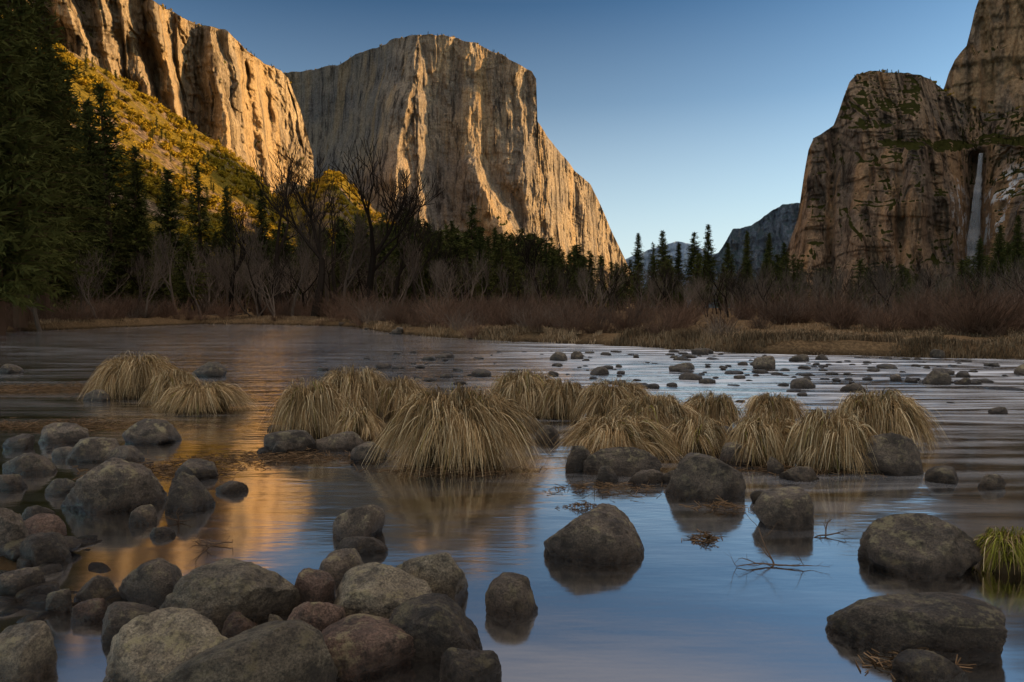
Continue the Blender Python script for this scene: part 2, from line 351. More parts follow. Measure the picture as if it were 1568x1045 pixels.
sheet('cathedral_peak',pk,m_right,260,220,lambda v:(1-v)**1.0,rocknoise(14,9,6,61,12),back=((100,0.97),(400,0.6),(800,0)))
na_=160; az=np.linspace(math.radians(48),math.radians(135),na_); v=np.linspace(0,1,60)
rt=np.interp(az,[az[0],az[-1]],[1300,900]); zt=560+70*fbm(az*6,0,0,4,3)
Rg=rt[:,None]-260*(1-v)[None,:]+30*fbm(az[:,None]*20,v[None,:]*3,0,4,9)
Zg=-15+(zt[:,None]+15)*v[None,:]
Xw=Rg*np.sin(az)[:,None];Yw=Rg*np.cos(az)[:,None]
Xw=np.concatenate([Xw,((rt+500)*np.sin(az))[:,None]],1);Yw=np.concatenate([Yw,((rt+500)*np.cos(az))[:,None]],1);Zg=np.concatenate([Zg,(zt*0.2)[:,None]],1)
obj('valley_wall',mkmesh('valley_wall',np.stack([Xw,Yw,Zg],-1).reshape(-1,3),[gridfaces(na_,61)],True,[m_right]))
m_d1=mat_cliff('distant_ridge_haze_tinted',(0.12,0.16,0.21),(0.16,0.20,0.25),(0.08,0.11,0.145),0.5,(0.07,0.105,0.13),bumpd=20)  # aerial haze painted into the ridge colours as a blue cast
m_d2=mat_cliff('far_ridge_haze_tinted',(0.26,0.34,0.45),(0.30,0.38,0.49),(0.22,0.29,0.39),0.9,(0.25,0.32,0.4),bumpd=10)  # farther ridge: paler blue, more haze painted into its colours
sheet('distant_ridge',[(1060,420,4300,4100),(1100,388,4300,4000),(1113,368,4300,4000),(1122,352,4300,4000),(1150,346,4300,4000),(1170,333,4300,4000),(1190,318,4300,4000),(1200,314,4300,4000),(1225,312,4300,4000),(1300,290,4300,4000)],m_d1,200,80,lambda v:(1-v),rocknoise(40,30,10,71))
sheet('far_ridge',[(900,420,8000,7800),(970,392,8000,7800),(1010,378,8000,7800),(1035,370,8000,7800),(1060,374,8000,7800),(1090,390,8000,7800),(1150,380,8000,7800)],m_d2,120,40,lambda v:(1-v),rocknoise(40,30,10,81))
# --- waterfall
ci=np.argmin(np.abs(np.arctan2(RCV[:,0,0],RCV[:,0,1])-fall_az)); colv=RCV[ci,:RCn]
zt_=CAMH+azel(1500,236)[1]*1600
P0=[];P1=[];r0=[];r1=[]
zs=np.linspace(zt_,20,70); rcol=np.hypot(colv[:,0],colv[:,1])
rmin=[min(rcol[(colv[:,2]>z-15)].min(),1e9) for z in zs]
for s_ in range(120):
    off=rng.normal(0,1.0); prev=None; sp=rng.normal(0,1); st=int(abs(rng.normal(0,16))) if s_>22 else 0; en=70-int(abs(rng.normal(0,18)))
    for q,z in enumerate(zs):
        k=q/70; rr=rmin[q]-10-3*k+rng.normal(0,0.8); a=fall_az+(off*(1.6+6.0*k**1.3)+2.0*math.sin(q*0.25+sp)*k-14*k)/rr
        p=(rr*math.sin(a)+rng.normal(0,0.3),rr*math.cos(a),z)
        if prev and st<q<en and rng.random()<0.88-0.4*k: P0.append(prev);P1.append(p);r0.append(0.6+0.7*k);r1.append(0.6+0.7*k)
        prev=p
Vv,Ff=tubes(P0,P1,r0,r1,4)
m=M('fall_water'); t=NT(m); a_=t.diff((0.85,0.89,0.94)); b_=t.n('ShaderNodeBsdfTransparent').outputs[0]
t.out(t.n('ShaderNodeMixShader',i_0=0.27,i_1=b_,i_2=a_).outputs[0]); obj('waterfall',mkmesh('waterfall',Vv,[Ff],True,[m]))

# ---------------------------------------------------------------- tree prototypes
def conifer(seed,H=30,W=4.2,base=0.12,dens=1.0,droop=0.25,open_=0.0,step=1.0,reps=3,big=1.0):
    r=np.random.default_rng(seed)
    hs=np.linspace(0,1,12); lean=r.normal(0,0.25,2)
    def ctr(h): return np.array([lean[0]*h*h+0.12*math.sin(h*7+seed),lean[1]*h*h,h*H])
    pts=np.array([ctr(h) for h in hs]); rad=0.016*H*(1-hs)**0.85+0.02
    V1,F1=tubes(pts[:-1],pts[1:],rad[:-1],rad[1:],7)
    P0=[];P1=[];B=[];D=[];S=[]
    h=base
    while h<0.99:
        nb=int(r.integers(3,6))
        f=(h-base)/(1-base)
        env=W*((1-f)**0.75)*(0.55+0.45*min(1,f*5))
        for _ in range(nb):
            if r.random()<open_: continue
            a=r.random()*6.283; L=env*r.uniform(0.5,1.12)+0.15
            if r.random()<0.08: L*=1.3
            up=r.uniform(-droop,0.15)+0.5*f
            d=np.array([math.cos(a),math.sin(a),up]); d/=np.linalg.norm(d)
            c=ctr(h); P0.append(c);P1.append(c+d*L*0.9)
            n=max(2,int(L*2.6*dens))
            tt=np.linspace(0.18,1,n)
            for q in tt:
                sag=-0.12*L*q*q
                B.append(c+d*L*q+np.array([0,0,sag])); D.append(d); S.append((0.45+0.5*(1-q)+0.1*L*(1-q))*big)
        h+=r.uniform(0.006,0.014)*(30/H)*(1+open_)*step
    B=np.array(B);D=np.array(D);S=np.array(S)
    Vs=[];Fs=[];off=0
    for rep in range(reps):
        n=len(B); dirn=D*0.9+r.normal(0,0.75,(n,3)); dirn[:,2]-=0.1; dirn/=np.linalg.norm(dirn,axis=1,keepdims=True)
        side=np.cross(dirn,r.normal(0,1,(n,3))); side/=np.linalg.norm(side,axis=1,keepdims=True)+1e-9
        ln=(S*r.uniform(0.7,1.5,n))[:,None]; wd=ln*r.uniform(0.18,0.36,n)[:,None]
        b=B+r.normal(0,0.10,(n,3))
        q=np.stack([b-side*wd*0.5,b+side*wd*0.5,b+dirn*ln],1).reshape(-1,3)
        Vs.append(q);Fs.append(np.arange(n*3).reshape(-1,3)+off);off+=n*3
    V2,F2=tubes(P0,P1,np.full(len(P0),0.045),np.full(len(P0),0.01),3)
    V=np.concatenate([V1,V2]+Vs); o1=len(V1);o2=o1+len(V2)
    tri=np.concatenate(Fs)+o2
    quads=np.concatenate([F1,F2+o1])
    mi=np.concatenate([np.zeros(len(quads)),np.ones(len(tri))])
    return mkmesh('conifer_%d'%seed,V,[quads,tri],False,[m_bark,m_needle],mi)
CON=[conifer(1,W=5.2),conifer(2,W=4.4,base=0.06),conifer(3,W=6.0,base=0.25,open_=0.25),conifer(4,W=5.0,base=0.1),conifer(5,W=5.6,base=0.18,open_=0.15),conifer(6,W=3.8,base=0.3,open_=0.3)]
CONM=[conifer(21,W=5.2,dens=0.5,step=1.6,big=1.7,reps=2),conifer(22,W=4.4,base=0.06,dens=0.5,step=1.6,big=1.7,reps=2),conifer(23,W=6,base=0.2,open_=0.2,dens=0.5,step=1.5,big=1.7,reps=2),conifer(24,W=4.8,dens=0.5,step=1.7,big=1.7,reps=2)]
CONS=[conifer(11,H=30,W=6,dens=0.25,step=2.5,big=2.4,reps=2),conifer(12,H=30,W=5,dens=0.25,step=2.5,big=2.4,reps=2)]
def baretree(seed,H=20,mat=None,spread=0.55,levels=6,rad=0.32,trunkfrac=0.28,twist=0.25,upb=0.12,forks=1,rmin=0.012):
    r=random.Random(seed); P0=[];P1=[];R0=[];R1=[]
    def grow(p,d,L,ra,lev):
        n=4 if lev<3 else 3
        for i in range(n):
            d=(d+Vector((r.gauss(0,twist),r.gauss(0,twist),r.gauss(0,twist*0.6)+upb))*0.5).normalized()
            q=p+d*(L/n); rb=ra*(1-0.13*(4/n)*0.8)
            P0.append(p[:]);P1.append(q[:]);R0.append(ra);R1.append(rb); p=q; ra=rb
            if lev<levels and (i>0 or lev>1) and r.random()<(0.75 if lev>0 else 0.45):
                dd=(d+Vector((r.gauss(0,1),r.gauss(0,1),r.gauss(0.1,0.5)))*spread*1.3).normalized()
                grow(p,dd,L*r.uniform(0.45,0.75),ra*r.uniform(0.4,0.6),lev+1)
        if lev<levels:
            for _ in range(2):
                dd=(d+Vector((r.gauss(0,1),r.gauss(0,1),r.gauss(0.1,0.4)))*spread*0.8).normalized()
                grow(p,dd,L*r.uniform(0.6,0.82),ra*r.uniform(0.6,0.8),lev+1)
    for k in range(forks):
        grow(Vector((r.gauss(0,0.2)*(forks>1),r.gauss(0,0.2)*(forks>1),-0.2)),Vector((r.gauss(0,0.12+0.25*(forks>1)),r.gauss(0,0.1+0.25*(forks>1)),1)).normalized(),H*trunkfrac,rad,0)
    P0=np.array(P0);P1=np.array(P1);mxz=P1[:,2].max(); k=H/mxz; P0*=k;P1*=k
    R0=np.maximum(np.array(R0),rmin*H/20);R1=np.maximum(np.array(R1),rmin*0.85*H/20)
    big=R0>0.05*H/20*1.2
    Va,Fa=tubes(P0[big],P1[big],R0[big],R1[big],6); Vb,Fb=tubes(P0[~big],P1[~big],R0[~big],R1[~big],3)
    return mkmesh('bare_%d'%seed,np.concatenate([Va,Vb]),[Fa,Fb+len(Va)],False,[mat])
OAK=[baretree(1,20,m_barkd,levels=4,rad=0.6,rmin=0.042,upb=0.2,trunkfrac=0.38,spread=0.45),baretree(2,20,m_barkd,levels=4,spread=0.5,rad=0.62,rmin=0.042,upb=0.22,trunkfrac=0.36),baretree(3,20,m_barkd,levels=4,spread=0.42,twist=0.3,rad=0.62,rmin=0.042,upb=0.2,trunkfrac=0.36)]
COT=[baretree(s,14,m_barkg,levels=3,spread=0.4,rad=0.15,forks=3,upb=0.25,rmin=0.020) for s in (11,12,13)]+[baretree(14,14,m_barkd,levels=3,spread=0.45,rad=0.25,forks=1,upb=0.2,rmin=0.03,trunkfrac=0.35)]
CTL=[baretree(s,20,m_barkg,levels=4,spread=0.38,rad=0.42,upb=0.26,rmin=0.03,trunkfrac=0.36) for s in (31,32)]
def shrub(seed,H=2.2,n=70,mat=None,W=1.3):
    r=np.random.default_rng(seed);P0=[];P1=[];R0=[];R1=[]
    for i in range(n):
        a=r.random()*6.283; p=np.array([math.cos(a),math.sin(a),0])*r.random()*W*0.35; d=np.array([math.cos(a)*r.uniform(0.05,0.75),math.sin(a)*r.uniform(0.05,0.75),1.0]); L=H*r.uniform(0.4,1.05)
        ra=0.013
        for q in range(4):
            d=d+r.normal(0,0.15,3); d/=np.linalg.norm(d); p2=p+d*L/4; P0.append(p);P1.append(p2);R0.append(ra);R1.append(ra*0.75)
            for _ in range(2):
                dd=d+r.normal(0,0.4,3);dd/=np.linalg.norm(dd);P0.append(p2);P1.append(p2+dd*L*r.uniform(0.12,0.3));R0.append(ra*0.6);R1.append(0.003)
            ra*=0.75;p=p2
    V,Fq=tubes(P0,P1,R0,R1,3); return mkmesh('shrub_%d'%seed,V,[Fq],False,[mat])
WIL=[shrub(1,mat=m_willow),shrub(2,mat=m_willow,n=90),shrub(3,mat=m_barkg,n=60),shrub(4,mat=m_willow,n=50,H=1.6)]
def brush(seed):
    r=np.random.default_rng(seed);n=300
    c=[];
    for k in range(7): c.append((r.normal(0,1.6),r.normal(0,1.6),r.uniform(1.2,3.2),r.uniform(1.0,2.0)))
    c=np.array(c);i=r.integers(0,7,n);d=r.normal(0,1,(n,3));d/=np.linalg.norm(d,axis=1,keepdims=True)
    P=c[i,:3]+d*c[i,3:4]*r.uniform(0.6,1.05,(n,1));P[:,2]=np.maximum(P[:,2],0.1)
    a=r.normal(0,1,(n,3));a/=np.linalg.norm(a,axis=1,keepdims=True);b=np.cross(a,d);b/=np.linalg.norm(b,axis=1,keepdims=True)+1e-9
    s=r.uniform(0.4,0.9,(n,1)); V=np.stack([P-a*s,P+b*s,P+a*s],1).reshape(-1,3)
    Vt,Ft=tubes(np.zeros((7,3)),c[:,:3],np.full(7,.15),np.full(7,.05),4)
    return mkmesh('brush_%d'%seed,np.concatenate([V,Vt]),[Ft+len(V),np.arange(n*3).reshape(-1,3)],False,[m_brush,m_bark],np.concatenate([np.ones(len(Ft)),np.zeros(n)]))
BR=[brush(1),brush(2),brush(3)]
def place_tree(name,proto,ph,x,ytop,rng_,parent=None,wide=1.0):
    az,te=azel(x,ytop); X=rng_*math.sin(az);Y=rng_*math.cos(az); z=float(G(X,Y))-0.1
    H=CAMH+te*rng_-z; s=H/ph
    return obj(name,proto,(X,Y,z),random.random()*6.28,(s*wide,s*wide,s),parent)
for i,(x,yt,r_,p) in enumerate([(18,-60,62,2),(-30,-120,50,0),(50,-25,66,4),(74,50,74,1),(8,-140,58,3),(-70,-60,60,3),(92,95,95,0),(132,150,105,1),(160,128,120,4),(205,225,115,3),(255,258,135,0),(305,248,150,5),(345,285,150,1),(400,290,140,3),
     (692,338,190,0),(722,312,170,2),(757,348,180,1),(800,350,200,3),(618,318,170,4),(650,335,190,5),(668,352,160,1),(840,372,190,0),(880,380,200,3),(977,357,230,1),(1016,353,240,0),(1063,356,235,4),(1085,344,225,3),(1145,354,240,1),(1177,357,235,0),(1000,372,210,5),(1200,372,250,3),(1040,372,260,1),(1115,372,260,0),
     (1500,365,150,1),(1530,345,130,0),(1560,330,120,3),(1590,330,110,4)]):
    place_tree('pine_tree',CON[p],30,x,yt,r_,wide=random.uniform(0.9,1.25))
for x,yt,r_,p,w in [(423,195,84,0,.8),(478,225,74,1,.85),(562,225,72,2,.9),(600,285,80,0,0.8),(350,300,84,1,.8),(1330,392,60,2,1.0),(1500,425,34,0,1.2),(1130,415,60,1,1.2),(830,345,110,2,.9),(640,330,100,1,.8),(1250,400,70,1,1.),(1420,405,60,0,1.1),(1010,400,90,2,1.),(515,262,82,0,.7),(700,365,90,2,.9)]:
    place_tree('bare_oak_tree',OAK[p],20,x,yt,r_,wide=w)
for x,yt,r_,p,w in [(305,385,76,0,.9),(392,335,80,1,.8),(445,315,78,0,.8),(520,320,74,1,.9),(612,345,78,0,.9),(690,395,70,1,1.),(150,375,70,0,1.),(60,365,58,1,1.1),(220,400,72,1,1.),(765,400,75,0,.9),(905,405,70,1,.9),(1180,398,70,0,1.),(1370,400,50,1,1.),(270,350,82,1,.9),(495,300,84,1,.8),(575,330,76,0,.9),(655,372,80,1,.9),(735,380,84,0,.9)]:
    place_tree('bare_cottonwood_tree',CTL[p],20,x,yt,r_,wide=w)
envc=lin([(-200,0),(0,140),(60,180),(100,270),(200,318),(300,335),(380,345),(450,335),(560,325),(700,338),(800,350),(900,375),(950,398),(1000,388),(1100,378),(1200,385),(1300,395),(1400,400),(1480,385),(1568,360),(1700,340)])
par=empty('conifer_forest')
for i in range(540):
    x=random.uniform(-250,1750) if i<420 else random.uniform(380,960); r_=random.uniform(110,330) if x>350 else random.uniform(85,260)
    yt=envc(x)+abs(random.gauss(0,1))*38+ (r_-100)*0.03
    place_tree('conifer',random.choice(CONM if r_>120 else CON[:5]),30,x,min(yt,440),r_,par,random.uniform(1.0,1.7))
par=empty('bare_woodland')
envb=lin([(-200,300),(0,320),(120,350),(300,360),(500,362),(600,375),(800,392),(1000,400),(1200,398),(1400,395),(1568,385),(1800,380)])
for i in range(320):
    x=random.uniform(-200,1780)
    if x<300 and random.random()<0.4: continue
    ymin=lin([(0,52),(250,72),(560,72),(700,60),(1000,55),(1300,40),(1568,36)])(x)
    r_=random.uniform(ymin,ymin+70); yt=envb(x)+abs(random.gauss(0,1))*28
    place_tree('bare_alder',COT[3] if random.random()<0.4 else random.choice(COT[:3]),14,x,min(yt,455),r_,par,random.uniform(0.9,1.5))
par=empty('willow_thicket')
for i in range(600):
    x=random.uniform(-150,1750); s=abs(random.gauss(0,1))*12+0.3
    if x>1130: s+=2.5
    d=ray(x,472)
    tt=np.linspace(8,110,300); sd=tt-np.interp(d[0]*tt,BX,BY); k=np.argmax(sd>0); y0=tt[k]+s
    X=d[0]*y0;Y=y0
    if float(fbm(X/5,Y/5,0,3,77))<-0.08 and s<14: continue
    k=random.uniform(0.35,0.95)*(1.0 if x>560 else 1.4)
    if s<3: k*=0.75
    obj('willow',random.choice(WIL),(X,Y,float(G(X,Y))-0.05),random.random()*6.3,(k*1.5,k*1.5,k),par)
par=empty('hillside_trees')
nu_=TV.shape[0]
for i in range(4800):
    a=random.randrange(5,nu_-5); b=int(Tn*random.random()**0.8*0.99)
    p=TV[a,b]
    dens=float(fbm(p[0]/70,p[1]/70,0,3,91))
    if dens<-0.2 and random.random()<0.85: continue
    if random.random()<0.82:
        k=random.uniform(1.0,2.5); obj('brush',random.choice(BR),p-np.array([0,0,1]),random.random()*6.3,k,par)
    else:
        k=random.uniform(0.25,0.65); obj('conifer',random.choice(CONS),p-np.array([0,0,1]),random.random()*6.3,(k*1.3,k*1.3,k),par)
par=empty('rim_trees')
for Vx,n_,cnt_,lo,hi in ((ECV,ECn,420,0.05,0.62),(LCV,LCn,320,0.3,0.98),(RCV,RCn,300,0.12,0.75)):
    for i in range(cnt_):
        a=int(Vx.shape[0]*random.uniform(lo,hi)); 
        if float(fbm(a/18.,0,0,3,12))<0.0 and random.random()<0.8: continue
        p=Vx[a,n_-1]; f=random.random()**2*0.5; q=p+(Vx[a,n_]-p)*f
        k=random.uniform(0.12,0.36)*(1 if Vx is ECV else 0.8)
        if random.random()<0.4: obj('brush',random.choice(BR),q-np.array([0,0,1.0]),0,random.uniform(0.8,1.6),par)
        else: obj('conifer',random.choice(CONS),q-np.array([0,0,1.0]),random.random()*6.3,(k*1.5,k*1.5,k),par)
for i in range(700):
    a=int(RCV.shape[0]*random.uniform(0.4,0.85)); b=int(RCn*random.uniform(0.60,0.99)); p=RCV[a,b]
    k=random.uniform(0.2,0.45); obj('conifer',random.choice(CONS),p-np.array([0,0,2.0]),random.random()*6.3,(k*1.5,k*1.5,k),par)

# ---------------------------------------------------------------- boulders
def mat_rock(name,a,b,red=0):
    m=M(name); t=NT(m); O=t.coord(); g=t.n('ShaderNodeNewGeometry')
    P=g.outputs['Position']; oi=t.n('ShaderNodeObjectInfo').outputs['Random']
    vo=t.n('ShaderNodeVectorMath',operation='ADD',i_0=O); cmb=t.n('ShaderNodeCombineXYZ',i_0=t.math('MULTIPLY',oi,40.)); t.l.new(cmb.outputs[0],vo.inputs[1]); Q=vo.outputs[0]
    c=t.mix(t.ramp(t.noise(Q,5,5,0.6),[(0.38,0),(0.62,1)]),a,b)
    sp=t.noise(Q,90,2,0.8); c=t.mix(1.0,c,t.ramp(sp,[(0.35,0.5),(0.65,1.5)]),'MULTIPLY')
    lic=t.ramp(t.noise(Q,9,6,0.78),[(0.52,0),(0.60,1)]); nz=t.n('ShaderNodeSeparateXYZ',i_0=g.outputs['Normal']).outputs[2]
    c=t.mix(t.math('MULTIPLY',t.math('MULTIPLY',lic,t.ramp(nz,[(0.1,0),(0.7,1)])),0.75),c,(0.40,0.345,0.19))
    dk=t.ramp(t.noise(Q,13,5,0.7),[(0.38,1),(0.50,0)]); c=t.mix(t.math('MULTIPLY',dk,0.7),c,(0.025,0.021,0.016))
    c=t.mix(1.0,c,t.ramp(oi,[(0,0.55),(1,1.3)]),'MULTIPLY')
    wz=t.n('ShaderNodeSeparateXYZ',i_0=P).outputs[2]; wet=t.ramp(t.math('ADD',t.math('MULTIPLY',wz,4.5),t.math('MULTIPLY',t.noise(P,7,3),0.5)),[(0.30,1),(0.85,0)])
    c=t.mix(wet,c,t.mix(1.0,c,(0.24,0.20,0.17),'MULTIPLY'))
    ro=t.math('SUBTRACT',0.62,t.math('MULTIPLY',wet,0.42))
    h=t.math('ADD',t.noise(Q,11,7,0.8),t.math('MULTIPLY',sp,0.12))
    t.out(t.bsdf(c,ro,t.bump(h,0.09,1.0),0.5)); return m
m_rk=mat_rock('boulder_granite',(0.080,0.062,0.046),(0.20,0.158,0.115))
m_rl=mat_rock('boulder_light',(0.20,0.165,0.115),(0.36,0.305,0.21))
m_rr=mat_rock('boulder_red',(0.13,0.082,0.06),(0.24,0.155,0.11))
def icos(sub):
    bm=bmesh.new(); bmesh.ops.create_icosphere(bm,subdivisions=sub,radius=1)
    V=np.array([v.co[:] for v in bm.verts]);Fc=np.array([[v.index for v in f.verts] for f in bm.faces]); bm.free(); return V,Fc
ICO={s:icos(s) for s in (2,3,5,6)}
def rockverts(seed,sub,ncut=13,hard=1.0):
    r=np.random.default_rng(seed); V,Fc=ICO[sub]; V=V.copy()
    V=np.sign(V)*np.abs(V)**0.84
    V*=(1+0.18*fbm(V[:,0]*0.9+seed,V[:,1]*0.9,V[:,2]*0.9,2,seed))[:,None]
    for i in range(ncut):
        n=r.normal(0,1,3); n[2]*=0.9; n/=np.linalg.norm(n); d=r.uniform(0.58,0.95)
        e=np.clip(V@n-d,0,None); V-=e[:,None]*n[None,:]*(0.66+0.34*r.random()*hard)
    o=seed*3.7
    nrm=V/np.linalg.norm(V,axis=1,keepdims=True)
    V+=nrm*(0.05*fbm(V[:,0]*2.2+o,V[:,1]*2.2,V[:,2]*2.2,3,seed+1)+0.045*ridged(V[:,0]*3+o,V[:,1]*3,V[:,2]*5,4,seed+5)+0.012*fbm(V[:,0]*14+o,V[:,1]*14,V[:,2]*14,3,seed+8))[:,None]
    lo=V.min(axis=0);hi=V.max(axis=0); V=(V-(lo+hi)/2)/((hi-lo)/2)
    return V,Fc
def boulder(x0,x1,yt,yb,mat=None,seed=1,point=0,deep=0.75,name='river_boulder'):
    w=x1-x0; cx=(x0+x1)/2; dfr=gpt(cx,yb); d=dfr[1]
    if w/(yb-yt)>2.9: deep=0.5
    r=w/2*d/F; cyw=d+r*deep*0.92; r=w/2*cyw/F
    X=(cx-784)/F*cyw*1.0
    az,te=azel(cx,yt); top=CAMH+te*math.hypot(X,cyw)*0.97; top=max(top,0.03)
    V,Fc=rockverts(seed,6 if w>120 else 5)
    zc=0.12*top-0.01; rz=top-zc
    V=V*np.array([r,r*deep,rz]); lo=V[:,2]<0; V[lo,2]*=max(1,0.4/rz) if rz<0.4 else 1.0
    if point: 
        k=np.clip(V[:,2]/rz,0,1); V[:,0]=V[:,0]*(1-0.6*k)-0.25*r*k; V[:,1]*=(1-0.5*k)
    return obj(name,mkmesh(name,V,[Fc],True,[mat or m_rk]),(X,cyw,zc),0)
BL=[(75,240,709,787,0),(170,272,870,936,0),(245,455,876,968,1),(135,243,935,984,0),(505,585,782,828,0),(508,590,832,855,0),(585,715,851,928,1),(495,670,884,970,1),(483,560,857,895,0),(445,510,885,936,2),
(430,525,930,992,2),(590,745,931,1018,0),(460,645,969,1042,2),(130,370,958,1075,1),(250,505,975,1110,1),(670,768,1007,1060,0),(742,825,895,947,0),(833,1000,789,862,0),(1020,1145,703,770,0),(1160,1248,759,813,0),
(1328,1520,799,882,0),(1280,1540,930,1004,0),(1385,1500,1018,1060,0),(1300,1410,667,729,0),(893,1015,692,731,0),(-40,60,979,1050,1),(15,100,831,876,0),(5,90,801,842,2),(-30,35,788,862,0),(-30,48,886,918,0),(105,170,894,924,0),
(90,180,677,708,0),(150,212,690,712,0),(50,132,654,682,0),(190,272,646,681,0),(-5,80,701,728,0),(480,556,667,692,0),(400,480,664,696,0),(537,590,683,708,0),(262,332,711,736,0),(295,346,557,578,0),(792,832,641,662,0),(820,857,656,678,0),
(1104,1153,683,712,0),(912,950,721,742,0),(960,1020,725,742,0),(1155,1187,547,566,0),(1414,1458,570,590,0),(842,870,541,553,0),(874,894,540,550,0),(1505,1550,735,750,0),(1425,1480,722,742,0),(1180,1205,708,728,0),(1200,1260,722,738,0),
(325,374,745,756,0),(866,912,689,724,0),(330,388,951,982,2),(402,432,955,978,1),(195,235,783,804,0),(1155,1185,760,774,0),(1015,1060,728,742,0),(130,170,600,615,0),(0,30,560,572,0),(1250,1270,545,552,0),(1060,1085,535,544,0),(1210,1240,545,554,0),(1465,1490,582,590,0),(1365,1385,576,583,0),(1520,1550,628,635,0),
(700,740,668,690,0),(655,690,600,612,0),(1555,1600,560,575,0),(0,45,672,690,0),(60,120,742,760,0),(75,130,690,704,0),(222,262,818,824,0),(-20,30,735,752,0),(30,75,782,800,0),(100,150,935,955,2),(60,100,915,940,0),(1290,1330,590,600,0)]
for i,(a,b,c,d,k) in enumerate(BL): boulder(a,b,c,d,(m_rk,m_rl,m_rr)[k],seed=100+i)
boulder(247,317,731,786,m_rk,77,point=1)
Vs=[];Fs=[];off=0
small=[rockverts(500+i,3) for i in range(10)]
def addstones(pts,lowz=None):
    global off
    for (x,y,s,lift) in pts:
        V,Fc=small[random.randrange(10)]; a=random.random()*6.3; c_,s_=math.cos(a),math.sin(a)
        W=V*np.array([s,s*random.uniform(.6,1),s*random.uniform(.35,.7)])
        z0=float(G(x,y))+lift*s if lowz is None else random.uniform(-0.25,0.1)*s
        W=np.stack([W[:,0]*c_-W[:,1]*s_+x,W[:,0]*s_+W[:,1]*c_+y,W[:,2]+z0],1)
        Vs.append(W);Fs.append(Fc+off);off+=len(W)
pts=[]
for i in range(700):
    x,y=gpt(random.uniform(-60,760),random.uniform(650,1080)); pts.append((x,y,abs(random.gauss(0,0.05))+0.02,0.2))
for bx,by,rx,ry,h in bars:
    for i in range(40): pts.append((bx+random.gauss(0,rx*0.8),by+random.gauss(0,ry*0.7),abs(random.gauss(0,0.045))+0.02,0.3))
for i in range(520):
    x=random.uniform(-35,18); y=float(np.interp(x,BX,BY))-abs(random.gauss(0,1.2)); pts.append((x,y,abs(random.gauss(0,0.15))+0.05,0.25))
addstones(pts)
pts=[]
for i in range(260):
    cx_=random.choice([850,960,1080,1130,1220,1300,1400,1480,700,640])+random.gauss(0,55); x,y=gpt(cx_,min(640,538+abs(random.gauss(0,1))*32))
    if float(bankd(x,y))<-0.8 and y>7: pts.append((x,y,0.06+abs(random.gauss(0,0.10)),0))
addstones(pts,1)
obj('river_stones',mkmesh('river_stones',np.concatenate(Vs),[np.concatenate(Fs)],True,[m_rk]))

